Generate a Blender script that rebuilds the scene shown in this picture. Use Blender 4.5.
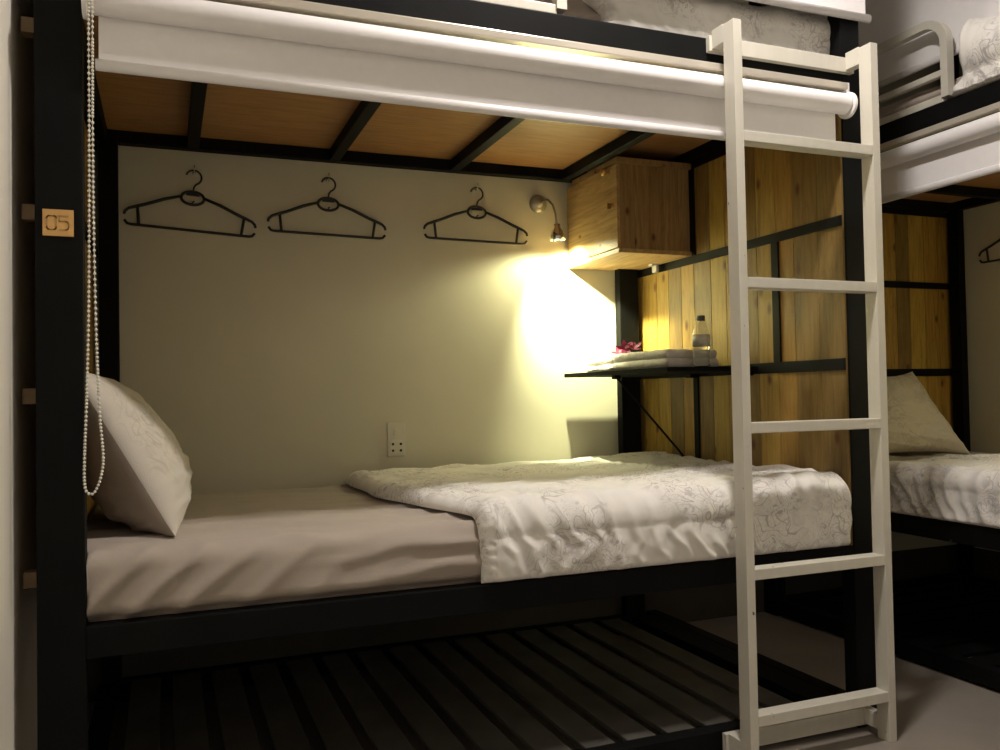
import bpy, bmesh, math, random
from mathutils import Vector, Matrix, noise

random.seed(5)
sc = bpy.context.scene
for o in list(bpy.data.objects):
    bpy.data.objects.remove(o)

# ------------------------------------------------------------------ camera
cam = bpy.data.cameras.new('camera')
cam.sensor_width = 36.0
cam.lens = 849.76 * 36.0 / 1000.0
cam.clip_start = 0.02
co = bpy.data.objects.new('camera', cam)
sc.collection.objects.link(co)
CR = Vector((0.93045628, -0.36596185, -0.01797328))
CU = Vector((0.00813378, -0.02841091, 0.99956324))
CF = Vector((0.36631265, 0.93019608, 0.02345846))
m = Matrix((CR, CU, -CF)).transposed().to_4x4()
m.translation = Vector((0.15437915, -1.92165819, 1.00563783))
co.matrix_world = m
sc.camera = co

# ------------------------------------------------------------------ world, light, exposure
W = bpy.data.worlds.new('night')
sc.world = W
W.use_nodes = True
W.node_tree.nodes['Background'].inputs[0].default_value = (0.9, 0.85, 0.75, 1)
W.node_tree.nodes['Background'].inputs[1].default_value = 0.01
sc.view_settings.view_transform = 'Standard'
sc.view_settings.look = 'None'
sc.view_settings.gamma = 1.0
sc.view_settings.use_curve_mapping = False
sc.view_settings.exposure = 0.0


def area_light(name, loc, rot, size, power, color, size_y=None):
    l = bpy.data.lights.new(name, 'AREA')
    l.size = size
    if size_y:
        l.shape = 'RECTANGLE'
        l.size_y = size_y
    l.energy = power
    l.color = color
    o = bpy.data.objects.new(name, l)
    o.location = loc
    o.rotation_euler = rot
    sc.collection.objects.link(o)
    return o


# the ceiling lamp just in front of the bunk and an added weak fill light further back
area_light('ceiling_lamp_light', (1.32, -0.50, 2.84), (0, 0, 0), 0.14, 33.0, (1.0, 0.92, 0.85))
area_light('room_fill_light', (2.2, -1.7, 2.84), (0, 0, 0), 0.3, 2.5, (1.0, 0.91, 0.82))
# the reading lamp's own light: at the mouth of its reflector
HEAD = Vector((1.56, 1.02, 1.595))
def lamp_spot(name, power, deg, blend, aim):
    sp = bpy.data.lights.new(name, 'SPOT')
    sp.energy = power
    sp.color = (1.0, 0.985, 0.57)
    sp.spot_size = math.radians(deg)
    sp.spot_blend = blend
    sp.shadow_soft_size = 0.010
    o = bpy.data.objects.new(name, sp)
    o.location = HEAD
    o.rotation_euler = Vector(aim).to_track_quat('-Z', 'Y').to_euler()
    sc.collection.objects.link(o)
    return o


def lamp_pair(bed2):
    q = Matrix.Rotation(-math.pi / 2, 3, 'Z') if bed2 else Matrix.Identity(3)
    return [lamp_spot('reading_lamp_beam', 122.0, 106, 1.0, q @ Vector((0.48, 0.38, -0.77))),
            lamp_spot('reading_lamp_spill', 8.0, 172, 0.4, q @ Vector((0.03, 0.0, -1.0)))]


SPOTS = [lamp_pair(False), lamp_pair(True)]

# ------------------------------------------------------------------ materials
MATS = {}


def base_mat(name, rough=0.5, metallic=0.0, spec=0.5):
    mt = bpy.data.materials.new(name)
    mt.use_nodes = True
    nt = mt.node_tree
    b = nt.nodes['Principled BSDF']
    b.inputs['Roughness'].default_value = rough
    b.inputs['Metallic'].default_value = metallic
    b.inputs['Specular IOR Level'].default_value = spec
    MATS[name] = mt
    return mt, nt, b


def N(nt, kind, **kw):
    n = nt.nodes.new(kind)
    for k, v in kw.items():
        setattr(n, k, v)
    return n


def coords(nt, scale=(1, 1, 1), rot=(0, 0, 0)):
    tc = N(nt, 'ShaderNodeTexCoord')
    mp = N(nt, 'ShaderNodeMapping')
    mp.inputs['Scale'].default_value = scale
    mp.inputs['Rotation'].default_value = rot
    nt.links.new(tc.outputs['Object'], mp.inputs['Vector'])
    return mp.outputs['Vector']


def noise_n(nt, vec, scale, detail=3, rough=0.5, dist=0.0):
    n = N(nt, 'ShaderNodeTexNoise')
    n.inputs['Scale'].default_value = scale
    n.inputs['Detail'].default_value = detail
    n.inputs['Roughness'].default_value = rough
    n.inputs['Distortion'].default_value = dist
    nt.links.new(vec, n.inputs['Vector'])
    return n


def ramp(nt, fac, stops):
    r = N(nt, 'ShaderNodeValToRGB')
    el = r.color_ramp.elements
    el[0].position, el[0].color = stops[0][0], (*stops[0][1], 1)
    el[1].position, el[1].color = stops[-1][0], (*stops[-1][1], 1)
    for p, c in stops[1:-1]:
        e = el.new(p)
        e.color = (*c, 1)
    nt.links.new(fac, r.inputs['Fac'])
    return r.outputs['Color']


def mix(nt, fac, a, b, mode='MIX'):
    n = N(nt, 'ShaderNodeMix', data_type='RGBA', blend_type=mode)
    for s, v in ((n.inputs[0], fac), (n.inputs[6], a), (n.inputs[7], b)):
        if isinstance(v, (int, float)):
            s.default_value = v
        elif isinstance(v, tuple):
            s.default_value = (*v, 1)
        else:
            nt.links.new(v, s)
    return n.outputs[2]


def bump(nt, b, height, strength, dist=0.01):
    n = N(nt, 'ShaderNodeBump')
    n.inputs['Strength'].default_value = strength
    n.inputs['Distance'].default_value = dist
    nt.links.new(height, n.inputs['Height'])
    nt.links.new(n.outputs['Normal'], b.inputs['Normal'])


def simple(name, col, rough=0.5, metallic=0.0, spec=0.5, var=0.06, scale=12, bs=0.0):
    mt, nt, b = base_mat(name, rough, metallic, spec)
    n = noise_n(nt, coords(nt), scale, 4)
    c = ramp(nt, n.outputs['Fac'], [(0.3, tuple(x * (1 - var) for x in col)), (0.7, tuple(min(1, x * (1 + var)) for x in col))])
    nt.links.new(c, b.inputs['Base Color'])
    if bs:
        n2 = noise_n(nt, coords(nt), scale * 12, 3)
        bump(nt, b, n2.outputs['Fac'], bs, 0.002)
    return mt


simple('wall_paint', (0.64, 0.615, 0.49), 0.75, spec=0.2, var=0.03, scale=3, bs=0.15)
simple('side_wall_paint', (0.76, 0.72, 0.64), 0.75, spec=0.2, var=0.03, scale=3, bs=0.15)
simple('ceiling_paint', (0.7, 0.68, 0.62), 0.8, var=0.02, scale=3)
simple('black_metal', (0.0050, 0.0051, 0.0053), 0.6, spec=0.10, var=0.2, scale=8, bs=0.12)
simple('slat_paint', (0.085, 0.078, 0.066), 0.55, spec=0.4, var=0.25, scale=9)
simple('shade_cloth', (0.86, 0.84, 0.85), 0.42, spec=0.4, var=0.015, scale=40)
simple('white_plastic', (0.78, 0.76, 0.76), 0.28, spec=0.5, var=0.01)
simple('aluminium_cream', (0.62, 0.57, 0.49), 0.25, 0.35, var=0.03)
simple('shelf_black', (0.006, 0.006, 0.006), 0.7, spec=0.08, var=0.1)
simple('shade_strip_grey', (0.06, 0.055, 0.045), 0.6, spec=0.2)  # dark tone for the strips that paint shade under the bunks
simple('black_plastic', (0.008, 0.008, 0.009), 0.35, var=0.1)
simple('chrome', (0.75, 0.74, 0.7), 0.12, 1.0, var=0.02)
simple('brass', (0.55, 0.36, 0.14), 0.3, 1.0, var=0.1)
simple('steel', (0.4, 0.4, 0.38), 0.3, 1.0, var=0.1)
simple('socket_plastic', (0.66, 0.63, 0.52), 0.35, var=0.01)
simple('hole_dark', (0.01, 0.01, 0.01), 0.6)
simple('towel_cotton', (0.74, 0.71, 0.66), 0.95, spec=0.1, var=0.08, scale=120, bs=0.9)
simple('plaque_wood', (0.62, 0.36, 0.12), 0.45, var=0.08, scale=20)
simple('plaque_engraving', (0.42, 0.25, 0.09), 0.6, var=0.05)
simple('petal_pink', (0.42, 0.035, 0.13), 0.5, var=0.5, scale=90)
simple('petal_pale', (0.72, 0.38, 0.50), 0.5, var=0.2, scale=90)
simple('raw_wood', (0.22, 0.15, 0.08), 0.7, var=0.15, scale=20)
simple('bead_pearl', (0.74, 0.71, 0.63), 0.25, var=0.03)
simple('cap_grey', (0.10, 0.10, 0.10), 0.4, var=0.05)
simple('label_grey', (0.50, 0.46, 0.36), 0.5, var=0.35, scale=60)
simple('lamp_base', (0.42, 0.39, 0.31), 0.2, 0.3, var=0.05)

# ladder: hand painted cream
mt, nt, b = base_mat('ladder_paint', 0.4)
v = coords(nt)
n = noise_n(nt, coords(nt, (30, 30, 3)), 1.3, 2)
c = ramp(nt, n.outputs['Fac'], [(0.3, (0.60, 0.575, 0.50)), (0.7, (0.63, 0.605, 0.53))])
n2 = noise_n(nt, v, 38, 5)
c2 = ramp(nt, n2.outputs['Fac'], [(0.72, (0, 0, 0)), (0.76, (1, 1, 1))])
nt.links.new(mix(nt, c2, c, (0.10, 0.08, 0.06)), b.inputs['Base Color'])
bump(nt, b, n.outputs['Fac'], 0.2, 0.003)

# bead chain handled by mesh; floor
mt, nt, b = base_mat('floor_lino', 0.45, spec=0.4)
n = noise_n(nt, coords(nt), 5, 5)
c = ramp(nt, n.outputs['Fac'], [(0.3, (0.25, 0.22, 0.19)), (0.7, (0.30, 0.265, 0.23))])
nt.links.new(c, b.inputs['Base Color'])
bump(nt, b, noise_n(nt, coords(nt), 90, 3).outputs['Fac'], 0.08, 0.002)


def board_mat(name, light, mid, dark, stain=True, axis='z', knot=1.0, rough=0.5):
    """planks: the tint attribute gives each board its own tone; grain runs along axis"""
    mt, nt, b = base_mat(name, rough, spec=0.35)
    at = N(nt, 'ShaderNodeAttribute', attribute_name='tint')
    sep = N(nt, 'ShaderNodeSeparateColor')
    nt.links.new(at.outputs['Color'], sep.inputs[0])
    tc = N(nt, 'ShaderNodeTexCoord')
    off = N(nt, 'ShaderNodeVectorMath', operation='MULTIPLY_ADD')
    cb = N(nt, 'ShaderNodeCombineXYZ')
    for i in range(3):
        nt.links.new(sep.outputs[1], cb.inputs[i])
    off.inputs[1].default_value = (9, 9, 9)
    nt.links.new(cb.outputs[0], off.inputs[0])
    nt.links.new(tc.outputs['Object'], off.inputs[2])
    mp = N(nt, 'ShaderNodeMapping')
    s = {'z': (1, 1, .09), 'x': (.09, 1, 1), 'y': (1, .09, 1)}[axis]
    mp.inputs['Scale'].default_value = s
    nt.links.new(off.outputs[0], mp.inputs['Vector'])
    mp2 = N(nt, 'ShaderNodeMapping')
    s2 = {'z': (1, 1, .28), 'x': (.28, 1, 1), 'y': (1, .28, 1)}[axis]
    mp2.inputs['Scale'].default_value = s2
    nt.links.new(off.outputs[0], mp2.inputs['Vector'])
    V, V2 = mp.outputs['Vector'], mp2.outputs['Vector']
    tone = ramp(nt, sep.outputs[0], [(0.0, dark), (0.35, mid), (1.0, light)])
    g = noise_n(nt, V, 75, 4, 0.6, 0.3)
    gc = ramp(nt, g.outputs['Fac'], [(0.28, (0.60, 0.54, 0.46)), (0.6, (1.06, 1.04, 1.0))])
    c = mix(nt, 0.8, tone, gc, 'MULTIPLY')
    # cathedral figure
    f = noise_n(nt, V, 11, 2, 0.5, 0.5)
    mth = N(nt, 'ShaderNodeMath', operation='MULTIPLY')
    mth.inputs[1].default_value = 26
    nt.links.new(f.outputs['Fac'], mth.inputs[0])
    fr = N(nt, 'ShaderNodeMath', operation='PINGPONG')
    fr.inputs[1].default_value = 1.0
    nt.links.new(mth.outputs[0], fr.inputs[0])
    fc = ramp(nt, fr.outputs[0], [(0.0, (0.78, 0.70, 0.58)), (0.35, (1, 1, 1))])
    c = mix(nt, 0.55, c, fc, 'MULTIPLY')
    if stain:
        st = noise_n(nt, V2, 9, 4, 0.6, 1.2)
        sm = ramp(nt, st.outputs['Fac'], [(0.58, (0, 0, 0)), (0.74, (0.65, 0.65, 0.65))])
        c = mix(nt, sm, c, (0.07, 0.055, 0.03))
    # knots
    vo = N(nt, 'ShaderNodeTexVoronoi', voronoi_dimensions='2D')
    vo.inputs['Scale'].default_value = 6.0
    sx = N(nt, 'ShaderNodeSeparateXYZ')
    nt.links.new(off.outputs[0], sx.inputs[0])
    ad = N(nt, 'ShaderNodeMath', operation='ADD')
    a_, b_, c_ = {'z': (0, 1, 2), 'x': (1, 2, 0), 'y': (0, 2, 1)}[axis]
    nt.links.new(sx.outputs[a_], ad.inputs[0])
    nt.links.new(sx.outputs[b_], ad.inputs[1])
    sc_ = N(nt, 'ShaderNodeMath', operation='MULTIPLY')
    sc_.inputs[1].default_value = 0.55
    nt.links.new(sx.outputs[c_], sc_.inputs[0])
    cv = N(nt, 'ShaderNodeCombineXYZ')
    nt.links.new(ad.outputs[0], cv.inputs[0])
    nt.links.new(sc_.outputs[0], cv.inputs[1])
    nt.links.new(cv.outputs[0], vo.inputs['Vector'])
    kn = 0.0 if knot == 0 else ramp(nt, vo.outputs['Distance'], [(0.0, (1, 1, 1)), (0.035 * knot + 0.0001, (0.8, 0.8, 0.8)), (0.085 * knot + 0.0002, (0, 0, 0))])
    c = mix(nt, kn, c, (0.10, 0.028, 0.010))
    nt.links.new(c, b.inputs['Base Color'])
    bump(nt, b, g.outputs['Fac'], 0.18, 0.002)
    return mt


board_mat('pallet_boards', (0.42, 0.295, 0.066), (0.32, 0.185, 0.042), (0.19, 0.125, 0.04))
board_mat('cabinet_boards', (0.36, 0.235, 0.10), (0.33, 0.215, 0.09), (0.29, 0.185, 0.075), stain=False, knot=0.8)
board_mat('door_boards', (0.46, 0.32, 0.15), (0.42, 0.28, 0.13), (0.36, 0.24, 0.1), stain=False, knot=0.6, axis='y')
board_mat('plywood', (0.37, 0.205, 0.085), (0.34, 0.185, 0.075), (0.30, 0.16, 0.065), stain=False, knot=0.0, axis='x', rough=0.45)


def cloth_mat(name, col, pat=None, rough=0.85, weave=0.25, sc1=11.0, amount=0.6):
    mt, nt, b = base_mat(name, rough, spec=0.15)
    b.inputs['Sheen Weight'].default_value = 0.15
    v = coords(nt)
    n = noise_n(nt, v, 5, 3)
    c = ramp(nt, n.outputs['Fac'], [(0.3, tuple(x * .95 for x in col)), (0.7, col)])
    if pat:
        big = noise_n(nt, v, 4.0, 2)
        bm_ = ramp(nt, big.outputs['Fac'], [(0.42, (0, 0, 0)), (0.54, (1, 1, 1))])

        def lines(scale, w, dist):
            k = noise_n(nt, v, scale, 1.0, 0.5, dist)
            s = N(nt, 'ShaderNodeMath', operation='MULTIPLY')
            s.inputs[1].default_value = 7.0
            nt.links.new(k.outputs['Fac'], s.inputs[0])
            pp = N(nt, 'ShaderNodeMath', operation='PINGPONG')
            pp.inputs[1].default_value = 0.5
            nt.links.new(s.outputs[0], pp.inputs[0])
            return ramp(nt, pp.outputs[0], [(0.0, (1, 1, 1)), (w, (0.75, 0.75, 0.75)), (w * 1.9, (0, 0, 0))])
        l1 = lines(sc1, 0.055, 1.6)
        l2 = lines(sc1 * 2.3, 0.08, 2.2)
        l = mix(nt, 0.5, l1, l2, 'LIGHTEN')
        l = mix(nt, 1.0, l, bm_, 'MULTIPLY')
        blot = noise_n(nt, v, 26, 3, 0.6, 1.0)
        bl = ramp(nt, blot.outputs['Fac'], [(0.56, (0, 0, 0)), (0.64, (0.8, 0.8, 0.8))])
        bl = mix(nt, 1.0, bl, bm_, 'MULTIPLY')
        l = mix(nt, 1.0, l, bl, 'LIGHTEN')
        l = mix(nt, 1.0, l, (amount, amount, amount), 'MULTIPLY')
        c = mix(nt, l, c, pat)
    nt.links.new(c, b.inputs['Base Color'])
    w = noise_n(nt, v, 320, 2)
    bump(nt, b, w.outputs['Fac'], weave, 0.0015)
    return mt


cloth_mat('sheet_taupe', (0.43, 0.37, 0.32), None)
cloth_mat('duvet_damask', (0.86, 0.835, 0.795), (0.40, 0.37, 0.38), amount=0.8)
cloth_mat('pillow_damask', (0.60, 0.555, 0.49), (0.36, 0.31, 0.26), sc1=6.0, amount=0.6)
cloth_mat('pillow_back_shaded', (0.30, 0.25, 0.21), None)  # darker cloth that paints the shade on the pillow's underside

mt, nt, b = base_mat('clear_plastic', 0.04)
b.inputs['Base Color'].default_value = (0.96, 0.97, 0.95, 1)
b.inputs['Transmission Weight'].default_value = 1.0
b.inputs['IOR'].default_value = 1.25
mt, nt, b = base_mat('water', 0.0)
b.inputs['Base Color'].default_value = (0.98, 0.99, 0.98, 1)
b.inputs['Transmission Weight'].default_value = 1.0
b.inputs['IOR'].default_value = 1.33
mt, nt, b = base_mat('bulb_glow', 0.3)
b.inputs['Base Color'].default_value = (1, 0.95, 0.7, 1)
b.inputs['Emission Color'].default_value = (1.0, 0.93, 0.6, 1)
b.inputs['Emission Strength'].default_value = 14.0


# ------------------------------------------------------------------ mesh helpers
def box(bm, x0, x1, y0, y1, z0, z1, bev=0.0, tint=None):
    vs = [bm.verts.new((x, y, z)) for x in (x0, x1) for y in (y0, y1) for z in (z0, z1)]
    idx = ((0, 1, 3, 2), (4, 6, 7, 5), (0, 4, 5, 1), (2, 3, 7, 6), (0, 2, 6, 4), (1, 5, 7, 3))
    fs = [bm.faces.new([vs[i] for i in f]) for f in idx]
    if tint is not None:
        lay = bm.loops.layers.float_color.get('tint') or bm.loops.layers.float_color.new('tint')
        for f in fs:
            for l in f.loops:
                l[lay] = (tint[0], tint[1], 0, 1)
    if bev > 0:
        es = list({e for f in fs for e in f.edges})
        bmesh.ops.bevel(bm, geom=es, offset=bev, segments=2, profile=0.6, affect='EDGES', clamp_overlap=True)


def bxs(*boxes, bev=0.003):
    bm = bmesh.new()
    for q in boxes:
        box(bm, *q, bev=bev)
    return bm


def tube(bm, pts, r, seg=10, closed=False, cap=True):
    pts = [Vector(p) for p in pts]
    n = len(pts)
    rings = []
    prev = None
    for i, p in enumerate(pts):
        a = pts[(i - 1) % n] if (i > 0 or closed) else p
        c = pts[(i + 1) % n] if (i < n - 1 or closed) else p
        t = (c - a).normalized()
        if prev is None:
            ref = Vector((0, 0, 1)) if abs(t.z) < 0.9 else Vector((1, 0, 0))
            u = t.cross(ref).normalized()
        else:
            u = (prev - t * prev.dot(t)).normalized()
        prev = u
        w = t.cross(u)
        rr = r[i] if isinstance(r, (list, tuple)) else r
        rings.append([bm.verts.new(p + (u * math.cos(k * 2 * math.pi / seg) + w * math.sin(k * 2 * math.pi / seg)) * rr) for k in range(seg)])
    m_ = n if closed else n - 1
    for i in range(m_):
        a, c = rings[i], rings[(i + 1) % n]
        for k in range(seg):
            f = bm.faces.new((a[k], a[(k + 1) % seg], c[(k + 1) % seg], c[k]))
            f.smooth = True
    if cap and not closed:
        bm.faces.new(rings[0][::-1])
        bm.faces.new(rings[-1])


def lathe(bm, prof, origin=(0, 0, 0), axis=(0, 0, 1), seg=28, smooth=True):
    """prof: (radius, height) pairs along axis"""
    ax = Vector(axis).normalized()
    q = Vector((0, 0, 1)).rotation_difference(ax)
    o = Vector(origin)
    rings = []
    for r_, h in prof:
        if r_ < 1e-6:
            rings.append([bm.verts.new(o + q @ Vector((0, 0, h)))])
        else:
            rings.append([bm.verts.new(o + q @ Vector((r_ * math.cos(k * 2 * math.pi / seg), r_ * math.sin(k * 2 * math.pi / seg), h))) for k in range(seg)])
    for a, c in zip(rings, rings[1:]):
        for k in range(seg):
            k2 = (k + 1) % seg
            if len(a) == 1 and len(c) == 1:
                continue
            if len(a) == 1:
                f = bm.faces.new((a[0], c[k2], c[k]))
            elif len(c) == 1:
                f = bm.faces.new((a[k], a[k2], c[0]))
            else:
                f = bm.faces.new((a[k], a[k2], c[k2], c[k]))
            f.smooth = smooth


def cyl(bm, p0, p1, r, seg=24):
    p0, p1 = Vector(p0), Vector(p1)
    h = (p1 - p0).length
    b_ = min(r * 0.12, 0.002)
    lathe(bm, [(0, 0), (r - b_, 0), (r, b_), (r, h - b_), (r - b_, h), (0, h)], p0, p1 - p0, seg, smooth=False)
    return bm


class Thing:
    def __init__(self, name, label, cat, origin=(0, 0, 0), group=None, loc=None, rz=0.0):
        self.o = Vector(origin)
        e = bpy.data.objects.new(name, None)
        e.empty_display_size = 0.05
        sc.collection.objects.link(e)
        e.location = self.o if loc is None else loc
        e.rotation_euler = (0, 0, rz)
        e['label'] = label
        e['category'] = cat
        if group:
            e['group'] = group
        self.e = e

    def add(self, name, bm, mat, parent=None, label=None, smooth=False):
        ob = to_obj(name, bm, mat, self.o, smooth)
        ob.parent = parent or self.e
        if label:
            ob['label'] = label
        return ob


def to_obj(name, bm, mat, origin=(0, 0, 0), smooth=False):
    bmesh.ops.translate(bm, verts=bm.verts, vec=-Vector(origin))
    bmesh.ops.recalc_face_normals(bm, faces=bm.faces)
    me = bpy.data.meshes.new(name)
    if smooth:
        for f in bm.faces:
            f.smooth = True
    bm.to_mesh(me)
    bm.free()
    ms = mat if isinstance(mat, (list, tuple)) else [mat]
    for q in ms:
        me.materials.append(MATS[q])
    ob = bpy.data.objects.new(name, me)
    sc.collection.objects.link(ob)
    return ob


def single(name, bm, mat, label, cat, origin, group=None, loc=None, rz=0.0, smooth=False):
    ob = to_obj(name, bm, mat, origin, smooth)
    ob.location = origin if loc is None else loc
    ob.rotation_euler = (0, 0, rz)
    ob['label'] = label
    ob['category'] = cat
    if group:
        ob['group'] = group
    return ob


def struct(name, bm, mat):
    ob = to_obj(name, bm, mat)
    ob['kind'] = 'structure'
    return ob


FL = 0.03
# ------------------------------------------------------------------ room shell
struct('floor', bxs((-0.13, 3.78, -2.2, 1.175, FL - 0.08, FL), bev=0), 'floor_lino')
struct('ceiling', bxs((-0.13, 3.78, -2.2, 1.175, 2.86, 2.94), bev=0), 'ceiling_paint')
struct('wall_back', bxs((-0.25, 3.90, 1.175, 1.28, FL, 2.86), bev=0), 'wall_paint')
struct('wall_shade_strip_back', bxs((-0.13, 3.78, 1.162, 1.1745, FL, 0.23), bev=0.002), 'shade_strip_grey')  # dark strip added in place of the shade under the bunk
struct('wall_shade_strip_right', bxs((3.767, 3.7795, -2.2, 1.161, FL, 0.23), bev=0.002), 'shade_strip_grey')  # added dark strip again, for the shade below the right bunk
struct('wall_left', bxs((-0.25, -0.13, -2.2, 1.175, FL, 2.86), bev=0), 'side_wall_paint')
struct('wall_right', bxs((3.78, 3.90, -2.2, 1.175, FL, 2.86), bev=0), 'wall_paint')
struct('wall_front', bxs((-0.25, 3.90, -2.32, -2.2, FL, 2.86), bev=0), 'side_wall_paint')

# ------------------------------------------------------------------ bunk beds (bed frame coordinates: x along the bed, y to its wall)
BED2 = dict(loc=Vector((2.60, 1.08, 0)), rz=-math.pi / 2)


def place(bed2, p):
    """bed frame point -> world location"""
    p = Vector(p)
    if not bed2:
        return p
    return BED2['loc'] + Matrix.Rotation(BED2['rz'], 3, 'Z') @ p


def kw(bed2, origin):
    return dict(origin=origin, loc=place(bed2, origin), rz=BED2['rz'] if bed2 else 0.0)


def boards(bm, x0, x1, ya, yb, z0, z1, width, rnd):
    y = ya
    while y < yb - 0.01:
        w = width * rnd.uniform(0.85, 1.15)
        y2 = min(y + w, yb)
        if yb - y2 < 0.03:
            y2 = yb
        t = rnd.random()
        t = 0.12 * t if rnd.random() < 0.12 else 0.35 + 0.65 * t
        box(bm, x0, x1, y + 0.0012, y2 - 0.0012, z0, z1, bev=0.0012, tint=(t, rnd.random()))
        y = y2


def bunk(bed2, label, seed, guard_end):
    rnd = random.Random(seed)
    T = Thing('bunk_bed', label, 'bunk bed', group=None, **kw(bed2, (0, 0, FL)))
    TOP = 2.82
    for q in ((-0.088, 0.0, 0.0, 0.05), (2.0, 2.072, 0.0, 0.05), (-0.045, 0.014, 1.12, 1.161), (1.885, 1.972, 1.12, 1.161)):
        T.add('post', bxs((*q, FL, TOP)), 'black_metal')
    for z0, z1 in ((0.485, 0.55), (1.862, 1.968)):
        T.add('front_rail', bxs((0.0, 2.0, 0.0, 0.045, z0, z1)), 'black_metal')
    for z0, z1 in ((0.485, 0.545), (1.860, 1.902)):
        T.add('back_rail', bxs((0.014, 1.885, 1.12, 1.161, z0, z1)), 'black_metal')
    T.add('end_rail', bxs((1.975, 2.0, 0.046, 1.119, 1.862, 1.968)), 'black_metal')
    T.add('end_rail', bxs((-0.076, -0.02, 0.051, 1.119, 1.862, 1.968)), 'black_metal')
    # slatted lower platform
    T.add('platform_rail', bxs((0.0, 2.0, 0.0, 0.045, FL + 0.012, 0.10)), 'black_metal')
    T.add('platform_rail', bxs((0.014, 1.885, 1.12, 1.161, FL + 0.012, 0.10)), 'black_metal')
    T.add('platform_rail', bxs((2.0, 2.05, 0.05, 1.17, FL + 0.012, 0.10)), 'black_metal')
    T.add('platform_bearer', bxs((1.905, 1.999, 0.047, 1.117, FL + 0.012, 0.098)), 'black_metal')
    T.add('platform_rail', bxs((-0.052, -0.002, 0.05, 1.12, FL + 0.012, 0.10)), 'black_metal')
    T.add('platform_bearer', bxs((0.0, 1.90, 0.055, 0.085, FL + 0.012, 0.084)), 'black_metal')
    T.add('platform_bearer', bxs((0.0, 1.90, 1.08, 1.115, FL + 0.012, 0.084)), 'black_metal')
    x = 0.045
    while x + 0.087 < 1.90:
        T.add('slat', bxs((x, x + 0.087, 0.047, 1.117, 0.084, 0.098)), 'black_metal' if bed2 else 'slat_paint')  # right bunk's slats in black, standing in for the shade under it
        x += 0.1225
    # bed base of the lower bunk, bearers and plywood of the upper one
    T.add('base_board', bxs((0.01, 1.96, 0.046, 1.118, 0.497, 0.507)), 'slat_paint')
    xs = (0.255, 0.735, 1.19, 1.66)
    for x in xs:
        T.add('crossbar', bxs((x - 0.026, x + 0.012, 0.045, 1.12, 1.860, 1.899)), 'black_metal')
    edges = [-0.018] + list(xs) + [1.973]
    for a, c in zip(edges, edges[1:]):
        bm = bmesh.new()
        box(bm, a + 0.001, c - 0.001, 0.047, 1.118, 1.900, 1.912, tint=(rnd.random(), rnd.random()))
        T.add('plywood_panel', bm, 'plywood')
    # end panels: pillow end and foot end
    for side in (0, 1):
        bm = bmesh.new()
        xa, xb = ((-0.076, -0.061), (1.992, 2.0))[side]
        yf = 0.003 if side else 0.052
        boards(bm, xa, xb, yf, 1.158, 0.552, 1.86, 0.094, rnd)
        T.add('board_panel', bm, 'pallet_boards')
        ba, bb = ((-0.061, -0.050), (1.986, 1.992))[side]
        yb = 1.158
        for z0, z1 in ((1.06, 1.095), (1.482, 1.512), (1.835, 1.862)):
            T.add('panel_bar', bxs((ba, bb, yf, 0.745 if side and z0 > 1.8 else yb, z0, z1), bev=0.0015), 'black_metal')
        if side:
            for y0, y1, z0, z1 in ((0.735, 0.765, 1.512, 1.835), (0.278, 0.312, 1.095, 1.482), (0.735, 0.765, 0.56, 1.06)):
                T.add('panel_bar', bxs((ba, bb, y0, y1, z0, z1), bev=0.0015), 'black_metal')
    for z in (1.79, 1.40, 1.02, 0.645):
        if not bed2:
            T.add('wall_spacer', bxs((-0.118, -0.094, 0.052, 0.085, z - 0.016, z + 0.016), bev=0.001), 'raw_wood', label='pale wooden spacer block')
    # white guard rail of the upper bunk: rounded loop with two inner bars
    gb = bmesh.new()
    gx0, gx1, gz0, gz1, gr, yy = 0.02, guard_end, 1.984, 2.255, 0.085, 0.018
    path = [(gx0, yy, gz0)]
    for k in range(13):
        a = math.pi - k * math.pi / 24
        path.append((gx0 + gr + gr * math.cos(a), yy, gz1 - gr + gr * math.sin(a)))
    for k in range(13):
        a = math.pi / 2 - k * math.pi / 24
        path.append((gx1 - gr + gr * math.cos(a), yy, gz1 - gr + gr * math.sin(a)))
    path.append((gx1, yy, gz0))
    # flat bar section: sweep a rectangle along the loop
    hw, hd = 0.014, 0.015
    rings = []
    for i, p in enumerate(path):
        p = Vector(p)
        a = Vector(path[max(i - 1, 0)])
        c = Vector(path[min(i + 1, len(path) - 1)])
        t = (c - a).normalized()
        n_ = Vector((t.z, 0, -t.x))
        rings.append([gb.verts.new(p + n_ * s1 * hw + Vector((0, s2 * hd, 0))) for s1, s2 in ((-1, -1), (1, -1), (1, 1), (-1, 1))])
    for a, c in zip(rings, rings[1:]):
        for k in range(4):
            gb.faces.new((a[k], a[(k + 1) % 4], c[(k + 1) % 4], c[k]))
    gb.faces.new(rings[0])
    gb.faces.new(rings[-1])
    T.add('guard_rail', gb, 'ladder_paint', label='white rounded guard rail of the upper bunk')
    T.add('guard_bar', bxs((gx0 + 0.012, gx1 - 0.012, 0.008, 0.030, 1.970, 1.996)), 'ladder_paint', label='white lower bar')
    T.add('guard_bar', bxs((gx0 + 0.012, gx1 - 0.012, 0.008, 0.030, 2.060, 2.082)), 'ladder_paint', label='white middle bar')
    return T


bunk(False, 'black metal bunk bed numbered 05 with plank foot panel, in front of the hangers', 11, 1.100)
bunk(True, 'black metal bunk bed at the right edge, standing crosswise against the right wall', 23, 0.915)

# number plaque on the left post
T = Thing('number_plaque', 'small square tan plaque engraved 05 on the left black post', 'sign', (-0.045, 0.0, 1.37))
T.add('plate', bxs((-0.0735, -0.017, -0.004, 0.0, 1.343, 1.397), bev=0.0008), 'plaque_wood')


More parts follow.
